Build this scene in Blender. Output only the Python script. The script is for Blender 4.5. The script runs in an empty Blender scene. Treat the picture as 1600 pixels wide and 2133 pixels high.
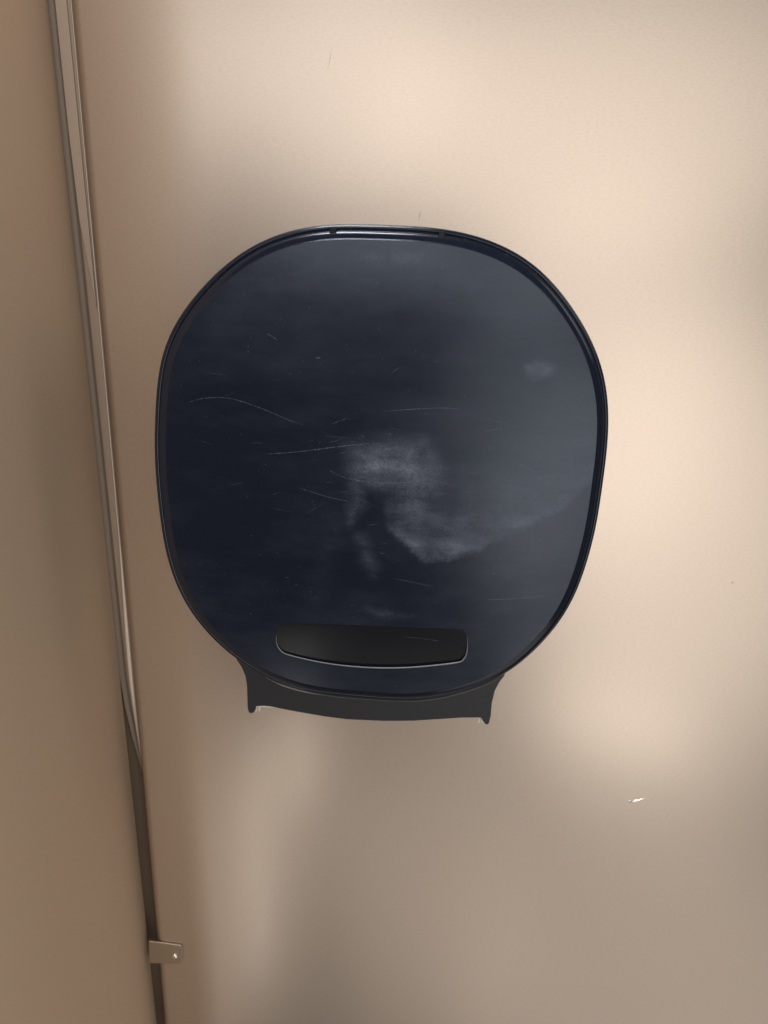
import bpy, math, random
import numpy as np
from mathutils import Matrix, Vector
random.seed(4); rng = np.random.default_rng(4)
scene = bpy.context.scene
COL = scene.collection

# ------------------------------------------------------------------ camera
F, CX, CY = 1600.0, 800.0, 1066.5            # focal length and centre, in photo pixels
D, PITCH, ROLL = 0.567, math.radians(17.0), math.radians(1.0)
fw = np.array([0, math.cos(PITCH), -math.sin(PITCH)])
up0 = np.array([0, math.sin(PITCH), math.cos(PITCH)])
rt0 = np.array([1.0, 0, 0])
rt = rt0*math.cos(ROLL) + up0*math.sin(ROLL)
up = -rt0*math.sin(ROLL) + up0*math.cos(ROLL)
cam = bpy.data.cameras.new('camera'); camo = bpy.data.objects.new('camera', cam); COL.objects.link(camo)
camo.matrix_world = Matrix(((rt[0], up[0], -fw[0], 0), (rt[1], up[1], -fw[1], -D), (rt[2], up[2], -fw[2], 0), (0, 0, 0, 1)))
cam.sensor_fit = 'HORIZONTAL'; cam.sensor_width = 36; cam.lens = 36*F/1600
cam.clip_start = 0.01; cam.clip_end = 50
cam.dof.use_dof = True; cam.dof.focus_distance = 0.50; cam.dof.aperture_fstop = 14
scene.camera = camo
scene.render.resolution_x = 768; scene.render.resolution_y = 1024

def px(u, v, y=0.0):
    """the point of the plane y = const (metres in front of the wall is negative) seen at photo pixel u, v"""
    d = rt*(u-CX)/F + up*(CY-v)/F + fw
    t = (y + D)/d[1]
    return np.array([0, -D, 0]) + d*t

# ------------------------------------------------------------------ light
w = bpy.data.worlds.new('World'); scene.world = w; w.use_nodes = True
w.node_tree.nodes['Background'].inputs[0].default_value = (1.0, 0.82, 0.66, 1)
w.node_tree.nodes['Background'].inputs[1].default_value = 0.055

def lamp(name, u, v, dist, sx, sy, power, col, turn=0.0):
    """an unseen area light added where the satin wall mirrors it at photo pixel u, v"""
    p = px(u, v); d = p-np.array([0, -D, 0]); d[1] *= -1; d /= np.linalg.norm(d)
    loc = p+d*dist
    l = bpy.data.lights.new(name, 'AREA'); l.shape = 'RECTANGLE' if name in ('streak_light', 'unseen_overhead_light') else 'ELLIPSE'; l.size = sx; l.size_y = sy
    l.energy = power; l.color = col
    o = bpy.data.objects.new(name, l); COL.objects.link(o)
    o.location = loc
    o.rotation_euler = Vector(p-loc).to_track_quat('-Z', 'Y').to_euler()
    return o
WHITE = (1.0, 0.965, 0.91)
lamp('unseen_ceiling_light', 690, 160, 1.7, 0.62, 0.58, 2.4, (1.0, 0.97, 0.94))
lamp('unseen_ceiling_light', 1250, 250, 1.7, 1.2, 0.6, 3.8, WHITE)
lamp('room_fill', 1225, 800, 1.7, 0.75, 1.1, 3.0, WHITE)  # unseen soft lights standing in for the bright room behind the camera
lamp('room_fill', 1420, 1110, 1.7, 1.0, 1.2, 4.5, WHITE)
lamp('low_fill', 1560, 2300, 1.7, 1.7, 1.15, 3.3, (1.0, 0.94, 0.865))  # unseen low lights added to lift the lower wall
lamp('low_fill', 900, 1850, 1.7, 0.60, 0.70, 0.75, (1.0, 0.93, 0.85))
lamp('streak_light', 475, 1790, 1.2, 0.055, 0.48, 0.36, WHITE)  # unseen strip lights added to make the pale streak low on the wall
lamp('streak_light', 585, 1565, 1.2, 0.10, 0.20, 0.24, (1.0, 0.93, 0.86))
lamp('room_fill', 1275, 1515, 1.5, 0.42, 0.17, 0.7, WHITE)  # unseen light added for the glow low on the right
lamp('unseen_ceiling_light', 330, 120, 1.5, 0.30, 0.40, 0.8, (1.0, 0.97, 0.94))
rl = lamp('side_fill', 1600, 500, 1.0, 0.7, 0.9, 3.0, WHITE)  # unseen light added at far right to lighten the rim and side panel
rl.location = (1.5, -0.45, 0.75)
rl.rotation_euler = (Vector((-0.1, -0.08, 0.1)) - rl.location).to_track_quat('-Z', 'Y').to_euler()
oh = lamp('unseen_overhead_light', 800, 300, 1.0, 0.45, 0.26, 17.0, (0.94, 0.97, 1.0))
oh.location = (-0.13, -0.50, 1.4)
oh.rotation_euler = (Vector((0, -0.1, 0)) - oh.location).to_track_quat('-Z', 'Y').to_euler()

vs = scene.view_settings
vs.view_transform = 'Standard'; vs.look = 'None'; vs.exposure = -0.05; vs.gamma = 1.0
scene.render.engine = 'CYCLES'

# ------------------------------------------------------------------ helpers
def mat(name, color, rough=0.5, metallic=0.0, spec=0.5):
    m = bpy.data.materials.new(name); m.use_nodes = True
    b = m.node_tree.nodes['Principled BSDF']
    b.inputs['Base Color'].default_value = (*color, 1); b.inputs['Roughness'].default_value = rough
    b.inputs['Metallic'].default_value = metallic; b.inputs['Specular IOR Level'].default_value = spec
    return m, m.node_tree.nodes, m.node_tree.links, b
def noise(N, L, scale, detail=3, rough=0.55, vec=None, stretch=None):
    n = N.new('ShaderNodeTexNoise'); n.inputs['Scale'].default_value = scale
    n.inputs['Detail'].default_value = detail; n.inputs['Roughness'].default_value = rough
    tc = N.new('ShaderNodeTexCoord'); src = tc.outputs['Object']
    if stretch:
        mp = N.new('ShaderNodeMapping'); mp.inputs['Scale'].default_value = stretch
        L.new(src, mp.inputs['Vector']); src = mp.outputs['Vector']
    L.new(src, n.inputs['Vector'])
    return n.outputs['Fac']
def ramp(N, L, src, a, b, lo=0.0, hi=1.0):
    m = N.new('ShaderNodeMapRange'); m.inputs['From Min'].default_value = a; m.inputs['From Max'].default_value = b
    m.inputs['To Min'].default_value = lo; m.inputs['To Max'].default_value = hi
    L.new(src, m.inputs['Value']); return m.outputs['Result']
def mixc(N, L, fac, c1, c2):
    m = N.new('ShaderNodeMix'); m.data_type = 'RGBA'
    if isinstance(fac, float): m.inputs['Factor'].default_value = fac
    else: L.new(fac, m.inputs['Factor'])
    for k, c in (('A', c1), ('B', c2)):
        s = [i for i in m.inputs if i.name == k and i.type == 'RGBA'][0]
        if isinstance(c, tuple): s.default_value = (*c, 1)
        else: L.new(c, s)
    return [o for o in m.outputs if o.type == 'RGBA'][0]
def math_(N, L, op, a, b):
    m = N.new('ShaderNodeMath'); m.operation = op
    for i, x in enumerate((a, b)):
        if isinstance(x, (int, float)): m.inputs[i].default_value = x
        else: L.new(x, m.inputs[i])
    return m.outputs[0]
def bump(N, L, b, h, strength, dist):
    n = N.new('ShaderNodeBump'); n.inputs['Strength'].default_value = strength; n.inputs['Distance'].default_value = dist
    L.new(h, n.inputs['Height']); L.new(n.outputs[0], b.inputs['Normal'])

def mesh_obj(name, verts, faces, material, parent=None, smooth=True, origin=None, sharp=None):
    v = np.asarray(verts, float)
    org = np.zeros(3)
    if parent is not None:
        p = parent
        while p is not None: org = org + np.array(p.location); p = p.parent
    elif origin is not None: org = np.asarray(origin, float)
    me = bpy.data.meshes.new(name); me.from_pydata((v-org).tolist(), [], [list(map(int, f)) for f in faces]); me.update()
    import bmesh
    bm = bmesh.new(); bm.from_mesh(me); bmesh.ops.recalc_face_normals(bm, faces=bm.faces); bm.to_mesh(me); bm.free()
    me.materials.append(material)
    if smooth:
        me.polygons.foreach_set('use_smooth', [True]*len(me.polygons))
        if sharp: me.set_sharp_from_angle(angle=math.radians(sharp))
    o = bpy.data.objects.new(name, me); COL.objects.link(o)
    if parent is not None: o.parent = parent
    elif origin is not None: o.location = origin
    return o
def bevel(o, wdt, seg=2):
    m = o.modifiers.new('bevel', 'BEVEL'); m.width = wdt; m.segments = seg; m.limit_method = 'ANGLE'; m.angle_limit = math.radians(35)
    return o
def tag(o, label, cat, group=None):
    o['label'] = label; o['category'] = cat
    if group: o['group'] = group
def loft(rings, closed=True):
    """rings: list of (N,3) -> verts, faces"""
    n = len(rings[0]); V = np.concatenate(rings); Fc = []
    for k in range(len(rings)-1):
        for i in range(n if closed else n-1):
            j = (i+1) % n
            Fc.append((k*n+i, k*n+j, (k+1)*n+j, (k+1)*n+i))
    return V, Fc
def extrude(poly, y0, y1):
    """closed polygon (N,2) in x,z extruded from y0 to y1"""
    n = len(poly)
    V = [(p[0], y0, p[1]) for p in poly] + [(p[0], y1, p[1]) for p in poly]
    Fc = [tuple(range(n)), tuple(range(2*n-1, n-1, -1))] + [(i, (i+1) % n, n+(i+1) % n, n+i) for i in range(n)]
    return V, Fc
def catmull(P, n, closed=False):
    P = np.asarray(P, float); m = len(P); out = []
    segs = m if closed else m-1
    for i in range(segs):
        if closed: p0, p1, p2, p3 = P[(i-1) % m], P[i], P[(i+1) % m], P[(i+2) % m]
        else: p0, p1, p2, p3 = P[max(i-1, 0)], P[i], P[i+1], P[min(i+2, m-1)]
        for t in np.arange(n)/n:
            out.append(0.5*((2*p1)+(-p0+p2)*t+(2*p0-5*p1+4*p2-p3)*t*t+(-p0+3*p1-3*p2+p3)*t**3))
    if not closed: out.append(P[-1])
    return np.array(out)

# ------------------------------------------------------------------ materials
def steel(name, tint, rough, wav=1.0, metal=0.9, lobe=None):
    m, N, L, b = mat(name, tint, rough, metal, 0.5)
    big = noise(N, L, 3.0, 2)
    fine = noise(N, L, 900, 2, 0.7, stretch=(0.35, 1, 1.0))
    col = mixc(N, L, ramp(N, L, big, 0.35, 0.65), tuple(c*0.985 for c in tint), tuple(min(c*1.015, 1) for c in tint))
    col = mixc(N, L, ramp(N, L, fine, 0.3, 0.7, 0, 0.16), col, (0.25, 0.2, 0.16))
    L.new(col, b.inputs['Base Color'])
    h = math_(N, L, 'MULTIPLY', fine, 0.0014)
    bump(N, L, b, h, 1.0, 0.006)
    if lobe:
        b2 = N.new('ShaderNodeBsdfPrincipled'); b2.inputs['Roughness'].default_value = lobe; b2.inputs['Metallic'].default_value = metal
        L.new(col, b2.inputs['Base Color'])
        mx = N.new('ShaderNodeMixShader'); mx.inputs[0].default_value = 0.15
        L.new(b.outputs[0], mx.inputs[1]); L.new(b2.outputs[0], mx.inputs[2]); L.new(mx.outputs[0], N['Material Output'].inputs[0])
    return m
STEEL = steel('satin_champagne_steel', (0.61, 0.515, 0.44), 0.385, lobe=0.22)
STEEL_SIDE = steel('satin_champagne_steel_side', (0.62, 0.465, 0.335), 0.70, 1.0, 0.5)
STRIP, _, _, _ = mat('bare_edge_steel', (0.44, 0.355, 0.285), 0.5, 0.5)
SCREWL, _, _, _ = mat('lit_edge_steel', (0.70, 0.61, 0.52), 0.5, 0.3)
DARKGAP, _, _, _ = mat('shade_brown', (0.16, 0.108, 0.072), 0.7)  # dark brown standing for shade in the seam and screw slot
PLASTIC, N, L, b = mat('smoked_navy_plastic', (0.012, 0.015, 0.024), 0.3, 0, 0.42)
at = N.new('ShaderNodeAttribute'); at.attribute_name = 'reflect_haze'  # painted reflections on the cover, stored per vertex
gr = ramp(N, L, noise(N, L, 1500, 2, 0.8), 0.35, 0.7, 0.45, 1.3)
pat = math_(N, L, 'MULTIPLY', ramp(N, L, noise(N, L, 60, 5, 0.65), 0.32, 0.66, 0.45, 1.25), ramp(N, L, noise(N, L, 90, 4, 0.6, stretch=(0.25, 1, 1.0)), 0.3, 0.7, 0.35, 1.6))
reflect_haze = math_(N, L, 'MULTIPLY', math_(N, L, 'MULTIPLY', at.outputs['Fac'], gr), pat)
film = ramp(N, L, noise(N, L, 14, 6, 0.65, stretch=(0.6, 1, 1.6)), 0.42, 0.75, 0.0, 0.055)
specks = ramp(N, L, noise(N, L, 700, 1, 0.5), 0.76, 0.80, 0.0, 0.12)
tot = math_(N, L, 'ADD', math_(N, L, 'ADD', reflect_haze, film), specks)
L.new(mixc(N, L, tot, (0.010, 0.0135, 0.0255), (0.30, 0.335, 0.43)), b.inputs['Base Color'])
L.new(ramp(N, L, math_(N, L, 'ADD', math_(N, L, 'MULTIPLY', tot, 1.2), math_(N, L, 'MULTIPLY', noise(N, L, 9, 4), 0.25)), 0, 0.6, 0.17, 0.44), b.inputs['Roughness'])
b.inputs['Specular Tint'].default_value = (0.76, 0.86, 1.0, 1)
bump(N, L, b, noise(N, L, 12, 2), 0.25, 0.001)
RIM, N, L, b = mat('polished_navy_plastic', (0.010, 0.0135, 0.0255), 0.15, 0, 0.5)
L.new(ramp(N, L, noise(N, L, 60, 4), 0.3, 0.7, 0.11, 0.25), b.inputs['Roughness']); b.inputs['Specular Tint'].default_value = (0.86, 0.92, 1.0, 1)
WINDOW, _, _, _ = mat('clear_smoked_plastic', (0.0090, 0.0102, 0.0145), 0.24, 0, 0.30)
BASE, N, L, b = mat('matte_charcoal_plastic', (0.02, 0.02, 0.022), 0.5)
L.new(mixc(N, L, ramp(N, L, noise(N, L, 900, 2, 0.8), 0.4, 0.8), (0.0155, 0.0165, 0.0205), (0.029, 0.031, 0.037)), b.inputs['Base Color'])
LIPB, _, _, _ = mat('lip_highlight_plastic', (0.20, 0.21, 0.23), 0.3)
HEM_LIGHT, _, _, _ = mat('hem_highlight_plastic', (0.24, 0.22, 0.20), 0.35)
CLEAR, N, L, b = mat('clear_tooth_plastic', (0.75, 0.72, 0.66), 0.15)
SCR, N, L, b = mat('scratch_grey', (0.33, 0.38, 0.48), 0.6)
tr = N.new('ShaderNodeBsdfTransparent'); mx = N.new('ShaderNodeMixShader')
L.new(ramp(N, L, noise(N, L, 1300, 2, 0.7), 0.35, 0.72, 0.01, 0.46), mx.inputs[0])
L.new(tr.outputs[0], mx.inputs[1]); L.new(b.outputs[0], mx.inputs[2]); L.new(mx.outputs[0], N['Material Output'].inputs[0])
SCREW, _, _, _ = mat('bright_screw_steel', (0.9, 0.86, 0.8), 0.25, 1.0)
SCUFF, _, _, _ = mat('bare_metal_scuff', (0.95, 0.9, 0.84), 0.45)
BRACKET, _, _, _ = mat('dark_bracket_steel', (0.42, 0.33, 0.255), 0.42, 0.85)  # a darker tan than the panels
HAIR, _, _, _ = mat('dark_hair', (0.05, 0.035, 0.03), 0.6)

# ------------------------------------------------------------------ partition walls
ZT, ZB = 0.75, -1.0
def vline(a, b):
    """vertical-ish line on the wall plane through two photo pixels -> x at height z"""
    A, B = px(*a), px(*b)
    return lambda z: A[0] + (B[0]-A[0])*(z-A[2])/(B[2]-A[2])
xw = vline((143, 0), (340, 2133))            # left edge of the facing panel
xl = vline((86, 0), (318, 2133))             # where the side panel meets it
xs = vline((140, 0), (288, 1620))            # free edge of the edge strip
TH = 0.025
# facing panel, its left edge rolled to a small radius
prof = [(0.9, 0.0)] + [(xr, 0.0) for xr in (0.4, 0.1)]
r = 0.007
def panel_ring(z):
    x0 = xw(z); pts = [(1.0, 0.0), (0.5, 0.0), (0.0, 0.0)]
    for k in range(7):
        a = math.pi/2*k/6
        pts.append((x0+r-r*math.sin(a), r-r*math.cos(a)))
    pts += [(x0, 0.0255), (1.0, 0.0255)]
    return np.array([(p[0], p[1], z) for p in pts])
V, Fc = loft([panel_ring(z) for z in np.linspace(ZB, ZT, 30)])
n = 12; Fc.append(tuple(range(n))); Fc.append(tuple(range(len(V)-1, len(V)-n-1, -1)))
wall = mesh_obj('partition_wall', V, Fc, STEEL, sharp=50); wall['kind'] = 'structure'
# side panel coming towards the camera; it ends where the wall mirrors its free edge
SIDE_END = -0.26
def side_ring(z):
    x0 = xl(z); rr = 0.002
    pts = [(x0-TH, SIDE_END), (x0-0.002, SIDE_END), (x0, SIDE_END+0.002)]
    for k in range(6):
        a = math.pi/2*k/5
        pts.append((x0-rr+rr*math.cos(a), 0.0118-rr+rr*math.sin(a)))
    pts += [(x0-TH, 0.0118)]
    return np.array([(p[0], p[1], z) for p in pts])
V, Fc = loft([side_ring(z) for z in np.linspace(ZB, ZT, 30)])
n = 10; Fc.append(tuple(range(n))); Fc.append(tuple(range(len(V)-1, len(V)-n-1, -1)))
side = mesh_obj('side_partition_wall', V, Fc, STEEL_SIDE, sharp=50); side['kind'] = 'structure'
# added dark sheet behind the gap, brown for the shade inside
V, Fc = extrude([(xl(ZB)-0.05, ZB), (xw(ZB)+0.05, ZB), (xw(ZT)+0.05, ZT), (xl(ZT)-0.05, ZT)], 0.026, 0.028)
ch = mesh_obj('gap_shade_sheet', V, Fc, DARKGAP, smooth=False); ch['kind'] = 'structure'
# folded steel edge strip set back in the gap, with a thin pale bead painting the lit sliver along its leaning free edge and a second layer of sheet at the top
zend = px(292, 1690)[2]; zr_ = px(270, 1430)[2]
back = lambda z: 0.0125*max(0.0, min(1.0, (zr_-z)/(zr_-zend)))**1.3       # the strip bends back into the added dark sheet near its foot
def strip_between(fa, fb, z0, z1, y0, y1, name, material, bw, n=14):
    zz = np.linspace(z0, z1, n)
    poly = [(fa(z), z) for z in zz[::-1]] + [(fb(z), z) for z in zz]
    V, Fc = extrude(poly, y0, y1)
    return bevel(mesh_obj(name, V, Fc, material, side, smooth=False), bw)
zz = np.linspace(zend, ZT, 40)
def taper(z): return float(np.clip((zr_-z)/(zr_-zend), 0, 1))**1.6
rows = [np.array([((xl(z)+(dx if k else -0.003))*(1-taper(z))+(xs(z)-0.0006)*taper(z) if dx is not None else xs(z)-0.0003, y+back(z)*(0.0255-y)/0.0135, z) for z in zz]) for k, (dx, y) in
        enumerate([(0, 0.0178), (0.0002, 0.0178), (0.0014, 0.0176), (0.0026, 0.0166), (0.0036, 0.0150), (0.0044, 0.0135), (0.0052, 0.0124), (0.0062, 0.0120), (None, 0.0120)])]
V, Fc = loft(rows, closed=False)
mesh_obj('edge_strip', V, Fc, STRIP, side)
zb = [px(286, v)[2] for v in (1700, 1640, 1540, 1420, 1330, 1270, 1150, 600, 0)]
wb = [0.0006, 0.0014, 0.0026, 0.0034, 0.0034, 0.0026, 0.0013, 0.0009, 0.0007]  # the bead's width and pale steel paint the lit sliver of the seam
zz = np.linspace(zend, ZT, 70)
wz = [float(np.interp(z, zb, wb)) for z in zz]
rows = [np.array([(xs(z)-w_*a, yb+back(z), z) for z, w_ in zip(zz, wz)]) for a, yb in ((1, 0.0119), (1, 0.0082), (0.75, 0.0076), (0.25, 0.0076), (0, 0.0082), (0, 0.0119))]
V, Fc = loft(rows, closed=False)
mesh_obj('strip_bead', V, Fc, SCREWL, side, sharp=60)
xt = vline((126, 0), (190, 640)); zt2 = px(190, 640)[2]
strip_between(lambda z: min(xl(z)+0.0050+max(0.0, (px(160, 420)[2]-z))*0.10, xt(z)-0.0002), lambda z: xt(z), zt2, ZT, 0.0100, 0.0116, 'edge_strip', STRIP, 0.0003)

def ribbon(name, pts, width, material, parent, y_of, lift=0.00006, taper=True):
    """thin tapered mark lying on a surface; pts in photo pixels"""
    P = np.array([px(u, v, y_of(u, v)) for u, v in catmull(pts, 8)])
    T = np.gradient(P, axis=0); T /= np.linalg.norm(T, axis=1)[:, None]
    Nn = np.stack([-T[:, 2], T[:, 1]*0, T[:, 0]], 1)
    s = np.linspace(0, 1, len(P)); wd = width*(np.sin(np.pi*np.clip(s*0.94+0.03, 0, 1))**0.6 if taper else np.ones(len(P)))
    wd = wd*(0.7+0.5*rng.random(len(P)))
    off = np.array([0, -lift, 0])
    A = P+Nn*wd[:, None]/2+off; B = P-Nn*wd[:, None]/2+off
    V, Fc = loft([A, B], closed=False)
    return mesh_obj(name, V, Fc, material, parent, smooth=False)
flat = lambda u, v: 0.0
def burr(pts, width):
    P = np.array([px(u, v) for u, v in catmull(pts, 8)]); T = np.gradient(P, axis=0); T /= np.linalg.norm(T, axis=1)[:, None]
    Nn = np.stack([-T[:, 2], 0*T[:, 1], T[:, 0]], 1); sn = np.sin(np.pi*np.linspace(0.08, 0.97, len(P)))[:, None]*width/2
    rows = [P+Nn*sn*math.cos(a)-np.array([0, 1, 0])*sn*math.sin(a)*1.0 for a in np.linspace(0, math.pi, 9)]
    V, Fc = loft(rows, closed=False); mesh_obj('scuff', V, Fc, SCREW, wall)
burr([(1311, 1672), (1322, 1668.5), (1343, 1663)], 0.0014)
burr([(1307, 1666), (1313, 1668), (1318, 1670)], 0.0010)
ribbon('scratch', [(690, 98), (688, 120), (682, 148)], 0.0004, SCR, wall, flat, 0.0002)
ribbon('hair', [(872, 459), (874, 450), (876, 441)], 0.0003, HAIR, wall, flat, 0.0002)
ribbon('hair', [(1524, 1215), (1528, 1212)], 0.0004, HAIR, wall, flat, 0.0002)

# bracket over the gap
A = px(311, 1957); B = px(381, 1966); C = px(380, 2004); Dp = px(312, 2003)
def rounded(pts, rad):
    out = []
    m = len(pts)
    for i in range(m):
        p, q, s = np.array(pts[i-1]), np.array(pts[i]), np.array(pts[(i+1) % m])
        rr = rad[i]
        if rr == 0: out.append(q); continue
        a = q+(p-q)/np.linalg.norm(p-q)*rr; c = q+(s-q)/np.linalg.norm(s-q)*rr
        for t in np.linspace(0, 1, 6): out.append((1-t)**2*a+2*t*(1-t)*q+t*t*c)
    return np.array(out)
br = bpy.data.objects.new('corner_bracket', None); COL.objects.link(br); br.location = (A[0], 0, Dp[2]); br.empty_display_size = 0.02
tag(br, 'small tan steel bracket with one screw bridging the corner gap below the dispenser', 'bracket')
V, Fc = extrude(rounded([(p[0], p[2]) for p in (A, B, C, Dp)], [0, 0.0035, 0.0035, 0]), -0.0022, -0.0002)
bevel(mesh_obj('plate', V, Fc, BRACKET, br, smooth=False), 0.0007, 3)
S = px(365, 1988)
def lathe(cx, cz, prof, n=28):
    rings = []
    for rad, y in prof:
        a = np.arange(n)/n*2*math.pi
        rings.append(np.stack([cx+rad*np.cos(a), np.full(n, y), cz+rad*np.sin(a)], 1))
    V, Fc = loft(rings); Fc.append(tuple(range(len(V)-n, len(V)))); return V, Fc
V, Fc = lathe(S[0], S[2], [(0.0030, -0.0021), (0.0030, -0.0027), (0.0025, -0.0034), (0.0015, -0.0039), (0.0005, -0.0040)])
sc = mesh_obj('screw', V, Fc, SCREW, br)
V, Fc = extrude([(S[0]-0.0015, S[2]+0.0006), (S[0]-0.0012, S[2]+0.0010), (S[0]+0.0015, S[2]-0.0006), (S[0]+0.0012, S[2]-0.0010)], -0.00415, -0.0036)
mesh_obj('slot', V, Fc, DARKGAP, sc, smooth=False)

# ------------------------------------------------------------------ dispenser
mm = 0.001
YS = -0.103
sil = [(322.5,862),(328,793),(337.5,743),(351.5,699),(372,663),(400,624),(425,593),(459,560),(500,529),(547,501),(594,484),(631,474),
 (684,468),(737.5,466),(800,467.5),(862.5,470.6),(925,476.5),(972,485),(1019,501),(1065.6,520),(1106,546),(1140.6,577.5),(1175,615),
 (1203,655.6),(1228,699),(1247,743),(1261,793),(1268,852),(1268,893),(1265,940),(1259,987),(1253,1034),(1244,1087),(1231,1143),(1215.6,1196),
 (1197,1240),(1175,1280.6),(1147,1320),(1109,1359),(1075,1387),(1044,1409),(1000,1429),(956,1443),(909,1454),(856,1459),(800,1457),
 (737,1453),(675,1446),(628,1437),(581,1423),(550,1408),(519,1390),(492,1374),(469,1352.5),(431,1318),(400,1277.5),(375,1234),(356,1190),(341,1127.5),
 (331,1065),(325,1002),(321.5,940)]
P = np.array([px(u, v, YS) for u, v in sil])[:, [0, 2]]
c0 = np.array([0.5*(P[:, 0].min()+P[:, 0].max()), 0.5*(P[:, 1].min()+P[:, 1].max())])
dens = catmull(P, 12, True)
ang = np.arctan2(dens[:, 1]-c0[1], dens[:, 0]-c0[0]); rad = np.hypot(dens[:, 0]-c0[0], dens[:, 1]-c0[1])
o = np.argsort(ang); ta = np.arange(1440)/1440*2*math.pi-math.pi
R0 = np.interp(ta, np.concatenate([ang[o]-2*math.pi, ang[o], ang[o]+2*math.pi]), np.tile(rad[o], 3))
ff = np.fft.rfft(R0); ff[17:] = 0; R0 = np.fft.irfft(ff, 1440)          # smooth outline
outline = np.stack([c0[0]+R0*np.cos(ta), c0[1]+R0*np.sin(ta)], 1)
def offset(poly, d):
    T = np.roll(poly, -1, 0)-np.roll(poly, 1, 0); T /= np.linalg.norm(T, axis=1)[:, None]
    return poly+np.stack([-T[:, 1], T[:, 0]], 1)*d                        # ccw: inward
def polar(poly, c):
    a = np.arctan2(poly[:, 1]-c[1], poly[:, 0]-c[0]); q = np.hypot(poly[:, 0]-c[0], poly[:, 1]-c[1]); k = np.argsort(a)
    A3 = np.concatenate([a[k]-2*math.pi, a[k], a[k]+2*math.pi]); Q3 = np.tile(q[k], 3)
    return lambda t: np.interp(t, A3, Q3)
CREASE = 8.6*mm; DCR = 108.6*mm
crease_r = polar(offset(outline, CREASE), c0)
def dome(x, z):
    """depth of the front face in front of the wall"""
    a = np.arctan2(z-c0[1], x-c0[0]); s = np.hypot(x-c0[0], z-c0[1])/crease_r(a)
    s = np.clip(s, 0, 1)
    return DCR + 5.0*mm*(1-s**2.4)
def front_y(u, v):
    y = -0.112
    for _ in range(4):
        p = px(u, v, y); y = -float(dome(p[0], p[2]))
    return y
# recess outline on the front face
rec = [(575.5,1325),(576,1312),(582,1302),(596,1298),(680,1300),(780,1304),(880,1308),(955,1311),(967,1315),(973,1328),(974,1345),(972,1361),(966,1373),(953,1380),
       (900,1386.5),(850,1390.5),(800,1391.5),(750,1389.5),(700,1384.5),(650,1376),(598,1363),(583,1353),(577,1340)]
RP = np.array([px(u, v, front_y(u, v)) for u, v in rec])[:, [0, 2]]
rd = catmull(RP, 14, True)
rc = np.array([0.5*(RP[:, 0].min()+RP[:, 0].max()), 0.5*(RP[:, 1].min()+RP[:, 1].max())])
NA = 900
# angles spaced so that both the wide recess and the cover outline are evenly covered
rr_f = polar(rd, rc)
tt = np.linspace(-math.pi, math.pi, 20001)
xr, zr = rr_f(tt)*np.cos(tt), rr_f(tt)*np.sin(tt)
arc = np.concatenate([[0], np.cumsum(np.hypot(np.diff(xr), np.diff(zr)))])/1.0
arc /= arc[-1]; mixp = 0.6*arc+0.4*np.linspace(0, 1, len(tt))
th = np.interp(np.arange(NA)/NA, mixp, tt)
def by_angle(poly):
    f = polar(poly, rc); q = f(th)
    return np.stack([rc[0]+q*np.cos(th), rc[1]+q*np.sin(th)], 1)
def at_depth(p2, depth): return np.stack([p2[:, 0], np.zeros(len(p2))-depth, p2[:, 1]], 1)

disp = bpy.data.objects.new('paper_dispenser', None); COL.objects.link(disp)
bottom = px(768, 1503, -0.088)
disp.location = (c0[0], 0, bottom[2]); disp.empty_display_size = 0.05
tag(disp, 'dark navy plastic jumbo toilet paper dispenser with scratched rounded cover on tan steel partition', 'dispenser')

rings = []
for d, dep in [(5.5, 10), (4.2, 40), (3.0, 70), (2.0, 88), (1.4, 93), (0.4, 95), (0.05, 96.5), (0, 100), (0.05, 102), (0.35, 103.3), (1.0, 104.2), (1.8, 104.6), (2.5, 104.6), (3.0, 104.2),
               (3.25, 103.8), (3.5, 104.2), (3.8, 105.4), (4.4, 106.2), (5.2, 106.75), (6.2, 107.2), (7.2, 107.55), (7.9, 107.8), (8.1, 107.9), (8.2, 108.25), (8.4, 108.52)]:
    rings.append(at_depth(by_angle(offset(outline, d*mm)), dep*mm))
cr = by_angle(offset(outline, CREASE)); ri = by_angle(rd)
rim_rings = rings+[at_depth(cr, dome(cr[:, 0], cr[:, 1]))]; rings = []
K = 110
for k in range(K+1):
    t = k/K; t = t*t*(3-2*t)*0.35+t*0.65
    p2 = cr*(1-t)+ri*t
    rings.append(at_depth(p2, dome(p2[:, 0], p2[:, 1])))
V, Fc = loft(rings)
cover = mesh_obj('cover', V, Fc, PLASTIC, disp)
Vm, Fm = loft(rim_rings); mesh_obj('rim', Vm, Fm, RIM, cover)
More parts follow.
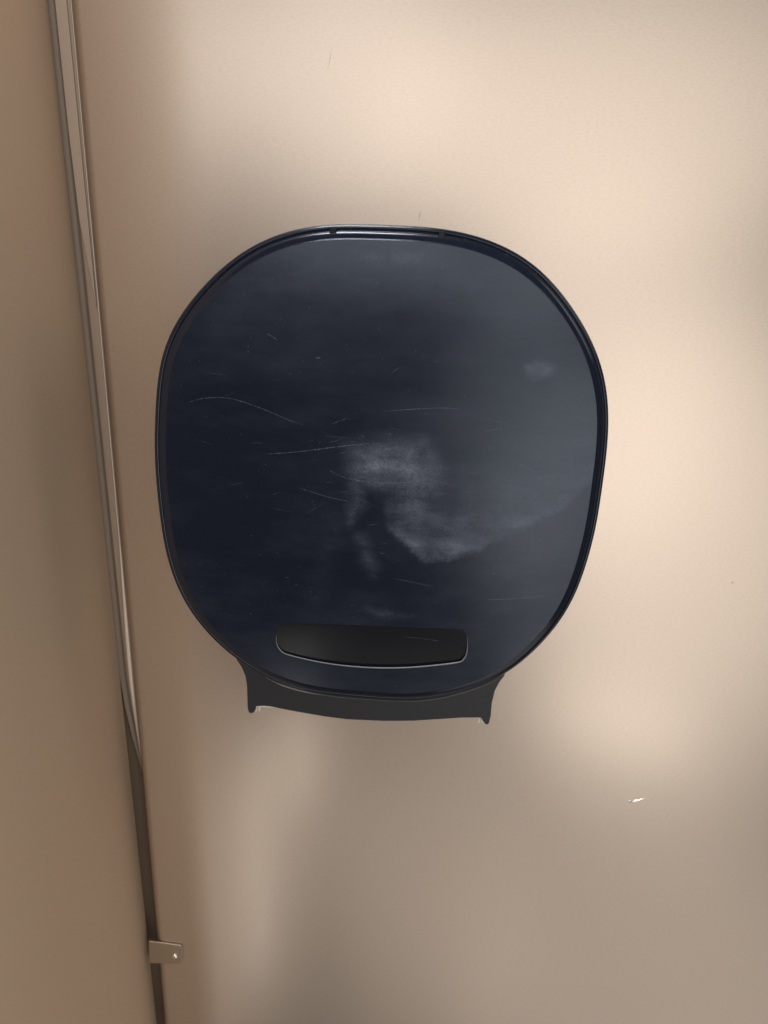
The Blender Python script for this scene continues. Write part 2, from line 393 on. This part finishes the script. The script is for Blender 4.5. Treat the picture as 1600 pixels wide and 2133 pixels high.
# pale reflections painted as hazy patches into the front's colour
def poly_mask(x, z, pts, soft):
    Q = np.array([px(u, v, front_y(u, v)) for u, v in pts])[:, [0, 2]]
    inside = np.zeros(len(x), bool); dist = np.full(len(x), 1e9)
    for i in range(len(Q)):
        a, b2 = Q[i], Q[(i+1) % len(Q)]
        cond = ((a[1] > z) != (b2[1] > z)) & (x < (b2[0]-a[0])*(z-a[1])/(b2[1]-a[1]+1e-12)+a[0])
        inside ^= cond
        e = b2-a; t = np.clip(((x-a[0])*e[0]+(z-a[1])*e[1])/(e@e+1e-12), 0, 1)
        dist = np.minimum(dist, np.hypot(x-a[0]-t*e[0], z-a[1]-t*e[1]))
    sd = np.where(inside, dist, -dist)
    return np.clip(sd/(soft*mm)+0.5, 0, 1)**1.3
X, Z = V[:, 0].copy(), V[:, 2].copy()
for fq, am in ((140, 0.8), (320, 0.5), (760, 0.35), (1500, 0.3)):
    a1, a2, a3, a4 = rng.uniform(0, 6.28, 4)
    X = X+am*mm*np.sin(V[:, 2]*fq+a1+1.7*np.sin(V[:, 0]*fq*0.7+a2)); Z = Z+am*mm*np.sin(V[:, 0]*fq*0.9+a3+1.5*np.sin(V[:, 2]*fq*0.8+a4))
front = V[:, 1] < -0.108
reflect_v = np.zeros(len(X))
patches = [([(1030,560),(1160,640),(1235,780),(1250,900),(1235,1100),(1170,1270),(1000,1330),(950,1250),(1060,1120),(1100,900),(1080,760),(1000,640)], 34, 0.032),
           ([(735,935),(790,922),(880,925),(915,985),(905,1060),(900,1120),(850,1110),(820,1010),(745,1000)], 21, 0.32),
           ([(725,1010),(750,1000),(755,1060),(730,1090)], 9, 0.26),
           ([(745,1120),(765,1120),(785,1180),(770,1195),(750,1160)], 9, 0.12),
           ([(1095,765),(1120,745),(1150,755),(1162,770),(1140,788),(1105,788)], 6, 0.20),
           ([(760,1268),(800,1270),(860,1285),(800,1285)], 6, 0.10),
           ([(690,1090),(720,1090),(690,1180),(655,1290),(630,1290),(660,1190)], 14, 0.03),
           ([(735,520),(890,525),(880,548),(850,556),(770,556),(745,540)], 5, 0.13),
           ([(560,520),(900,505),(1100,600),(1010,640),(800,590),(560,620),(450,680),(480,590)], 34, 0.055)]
for pts, soft, amt in patches: reflect_v = np.maximum(reflect_v, amt*poly_mask(X, Z, pts, soft))
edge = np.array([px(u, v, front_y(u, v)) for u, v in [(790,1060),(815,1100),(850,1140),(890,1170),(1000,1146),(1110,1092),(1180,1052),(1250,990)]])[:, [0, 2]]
up_d = Z-np.interp(X, edge[:, 0], edge[:, 1])                  # height above the crisp lower border of the painted reflection
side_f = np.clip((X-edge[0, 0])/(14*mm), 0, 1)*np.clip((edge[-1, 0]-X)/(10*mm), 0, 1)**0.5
reflect_v = np.maximum(reflect_v, 0.34*np.clip(up_d/(5.5*mm)+0.5, 0, 1)*np.exp(-np.maximum(up_d, 0)/(23*mm))*side_f)
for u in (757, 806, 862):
    reflect_v *= 1-0.9*poly_mask(X, Z, [(u-5, 516), (u+5, 516), (u+5, 550), (u-5, 550)], 2.0)
reflect_v *= front
at = cover.data.attributes.new('reflect_haze', 'FLOAT', 'POINT'); at.data.foreach_set('value', reflect_v.astype(np.float32))
# finger recess: flush at its top, deepest at its lower lip
zr0, zr1 = RP[:, 1].max(), RP[:, 1].min()
def floor_d(p2): return 1.7*mm*np.clip((zr0-p2[:, 1])/(zr0-zr1), 0, 1)**1.15+0.02*mm
rr = []
for d, bl in [(0, 0), (0.06, 0.02), (0.12, 0.05), (0.6, 0.26), (0.68, 0.30), (0.75, 0.4), (0.85, 0.7), (0.95, 0.9), (1.1, 0.98), (1.4, 1.0)]:
    p2 = offset(rd, d*mm); p2 = by_angle(p2)
    rr.append(at_depth(p2, dome(p2[:, 0], p2[:, 1])-bl*floor_d(p2)))
for k in range(1, 24):
    q = rc+(p2-rc)*(1-k/24)
    rr.append(at_depth(q, dome(q[:, 0], q[:, 1])-floor_d(q)))
Vr, Fr = loft(rr); Fr.append(tuple(range(len(Vr)-NA, len(Vr))))
ns_ = 10*NA
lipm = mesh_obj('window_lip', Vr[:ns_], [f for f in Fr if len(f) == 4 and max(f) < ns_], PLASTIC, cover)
rcs = mesh_obj('viewing_window', Vr[ns_-NA:], [tuple(i-(ns_-NA) for i in f) for f in Fr if min(f) >= ns_-NA], WINDOW, cover)

# pale half-round bead painting the highlight round the window's lower edge
bead_px = [(575.5,1322),(576.5,1340),(583,1353),(598,1363),(650,1376),(700,1384.5),(750,1389.5),(800,1391.5),(850,1390.5),(900,1386.5),(953,1380),(966,1373),(972,1361),(974,1343),(973,1326)]
bp_ = catmull(bead_px, 10); BP = np.array([px(u, v, front_y(u, v)) for u, v in bp_])
T_ = np.gradient(BP, axis=0); T_ /= np.linalg.norm(T_, axis=1)[:, None]; N_ = np.stack([-T_[:, 2], 0*T_[:, 1], T_[:, 0]], 1)
sb = np.linspace(0, 1, len(BP)); rb = 0.78*np.interp(sb, [0, .06, .12, .2, .5, .8, .86, .93, 1], [.05, .28, .42, .5, .58, .66, .5, .25, .05])[:, None]*mm
rows = [BP+N_*rb*math.cos(a)-np.array([0, 1, 0])*rb*0.8*math.sin(a) for a in np.linspace(0, math.pi, 9)]
V_, F_ = loft(rows, closed=False); mesh_obj('lip_highlight', V_, F_, LIPB, cover)

# notches on the top rim
for u, v in ((694, 483), (920, 491)):
    p = px(u, v, -0.1055); a = 2.1*mm; h = 2.3*mm
    Vb, Fb = extrude([(p[0]-a, p[2]-h), (p[0]+a, p[2]-h), (p[0]+a, p[2]+h), (p[0]-a, p[2]+h)], -0.1067, -0.100)
    bevel(mesh_obj('latch', Vb, Fb, WINDOW, cover, smooth=False), 0.0005)

# scratches
scr = [([(390,838),(430,829),(480,830),(540,849),(600,874),(632,885)], .55), ([(553,946),(620,941),(700,931),(780,922)], .75), ([(690,883),(727,870)], .4),
       ([(800,857),(850,853),(910,850),(960,851)], .5), ([(685,979),(720,995),(770,1004),(830,1006),(880,1001)], .7), ([(622,1016),(680,1034),(728,1045)], .55),
       ([(1015,1249),(1060,1248),(1138,1241)], .6), ([(820,1205),(865,1214),(900,1222)], .45), ([(1018,940),(1024,929)], .7), ([(556,695),(577,707)], .6),
       ([(1070,960),(1120,985)], .5), ([(1060,1197),(1061,1208)], .5), ([(1122,1318),(1144,1296)], .6), ([(1105,1110),(1116,1094)], .4), ([(1160,1050),(1190,1010)], .4),
       ([(658,746),(668,745)], 1.2), ([(838,1326),(880,1330),(920,1336)], .35), ([(1000,902),(1045,890)], .4)]
for pts, wd in scr: ribbon('scratch', pts, wd*0.62*mm, SCR, cover, front_y)
# dense fine scuffing, too small to pick apart
MV, MF = [], []
for k in range(70):
    if k < 42: u, v = rng.normal((800, 1010), (150, 80))
    elif k < 56: u, v = rng.normal((760, 1250), (170, 60))
    else: u, v = rng.normal((760, 850), (220, 120))
    a = rng.normal(-0.10, 0.28); ln = rng.gamma(2.0, 9)
    du, dv = math.cos(a)*ln, math.sin(a)*ln
    if not (400 < u-du and u+du < 1190 and 560 < v < 1290): continue
    q0, q1 = [px(uu, vv, front_y(uu, vv)-0.00006) for uu, vv in ((u-du, v-dv), (u+du, v+dv))]
    t_ = (q1-q0)/np.linalg.norm(q1-q0); n_ = np.array([-t_[2], 0, t_[0]])*rng.uniform(.05, .12)*mm
    b0 = len(MV); mid = (q0+q1)/2; mid[1] = front_y(u, v)-0.00007
    MV += [q0, mid+n_, q1, mid-n_]; MF.append((b0, b0+1, b0+2, b0+3))
ms = mesh_obj('fine_scuffs', MV, MF, SCR, cover, smooth=False); ms['kind'] = 'stuff'
# chips of bare plastic on the upper rim
for k in range(26):
    u = rng.uniform(690, 1240); 
    t = rng.uniform(0, 1); A_ = np.array(catmull([(684,470),(800,470),(925,479),(1019,504),(1106,549),(1175,618),(1240,735)], 20)); q = A_[int(len(A_)*t**1.6)]
    q = q+np.array([-rng.uniform(0, 8), rng.uniform(1, 26)])
    p = px(q[0], q[1], -0.105); a = np.arctan2(p[2]-c0[1], p[0]-c0[0]); 
    dd = (polar(outline, c0)(a)-math.hypot(p[0]-c0[0], p[2]-c0[1]))/mm
    dep = np.interp(dd, [0, 1, 2, 3, 3.5, 5, 8, 9], [100, 104.2, 104.6, 104.4, 104.2, 106.3, 107.9, 109])*mm
    ribbon('chip', [(q[0]-rng.uniform(.6, 1.6), q[1]), (q[0]+rng.uniform(.6, 1.6), q[1]+rng.uniform(-1, 1))], rng.uniform(.3, .8)*mm, SCR, cover, lambda u_, v_, dp=dep: -dp, 0.00025, False)

# base: back plate, apron with the paper exit, cheeks, feet
YB = -0.090
ap_px = [(505,1330),(492,1374),(503,1390),(511,1409),(514,1427.5),(515,1455.6),(515.6,1476),(518,1484),(522,1487),(528,1485),(532,1480),(533,1472),
         (548,1471),(561,1472),(612,1482),(675,1493),(722,1499),(800,1502.5),(862,1502),(925,1498),(962,1495.5),(1003,1495.6),(1006,1502),(1012,1510),(1016,1510),(1019,1507),
         (1022.5,1493),(1025,1465),(1031,1440),(1041,1421),(1052,1407),(1040,1340)]
AP = np.array([px(u, v, YB) for u, v in ap_px])[:, [0, 2]]
zmid = c0[1]-0.06
V, Fc = extrude(AP, YB, YB+0.003)
bevel(mesh_obj('apron', V, Fc, BASE, disp, smooth=False), 0.0008, 3)
bp = offset(outline, 6.5*mm)[::12]
V, Fc = extrude(bp, -0.0095, -0.0005)
bevel(mesh_obj('back_plate', V, Fc, BASE, disp, smooth=False), 0.001)
for side_i, (pts, sgn) in enumerate((([(492,1374),(503,1390),(511,1409),(514,1427.5),(515,1455.6),(515.6,1476)], 1), ([(1052,1407),(1041,1421),(1031,1440),(1025,1465),(1022.5,1493)], -1))):
    Q = np.array([px(u, v, YB) for u, v in pts])[:, [0, 2]]
    Q[:, 0] += sgn*0.0004
    poly = list(map(tuple, Q))+[(q[0]+sgn*0.003, q[1]) for q in Q[::-1]]
    V, Fc = extrude(poly, YB+0.0032, -0.0005)
    mesh_obj('cheek', V, Fc, BASE, disp, smooth=False)
for u0, u1, v in ((534, 541, 1476), (998, 1004, 1500)):
    for k in range(2):
        p = px(u0+(u1-u0)*k, v, YB+0.0045)
        V, Fc = extrude([(p[0]-0.0009, p[2]+0.002), (p[0]-0.0007, p[2]-0.0012), (p[0], p[2]-0.002), (p[0]+0.0007, p[2]-0.0012), (p[0]+0.0009, p[2]+0.002)], YB+0.0036, YB+0.0055)
        mesh_obj('tear_tooth', V, Fc, CLEAR, disp, smooth=False)
V, Fc = extrude([(p[0], p[1]) for p in [px(u, v, YB+0.0045)[[0, 2]] for u, v in ((520,1470),(1003,1494),(1003,1489),(520,1465))]], YB+0.0033, YB+0.006)
mesh_obj('tear_bar', V, Fc, CLEAR, disp, smooth=False)
# thin pale strip painting the light caught along the cover's hem
hem = [(552,1409.5),(581,1424.5),(628,1439),(675,1448),(737,1455),(800,1459),(856,1461),(909,1456),(956,1445),(1000,1431),(1044,1411)]
H = catmull(hem, 6); HP = np.array([px(u, v, -0.0965) for u, v in H])
s = np.linspace(0, 1, len(HP)); hw = np.interp(s, [0, .08, .12, .2, .3, .5, .8, 1], [.1, .4, 1.0, .9, .2, .12, .3, .2])*mm
A_ = HP+np.stack([0*s, 0*s, hw*0.3], 1); B_ = HP-np.stack([0*s, 0*s, hw*0.8], 1)
V, Fc = loft([A_, B_, B_+np.array([0, 0.002, 0]), A_+np.array([0, 0.002, 0]), A_], closed=False)
mesh_obj('hem_highlight', V, Fc, HEM_LIGHT, cover, smooth=False)
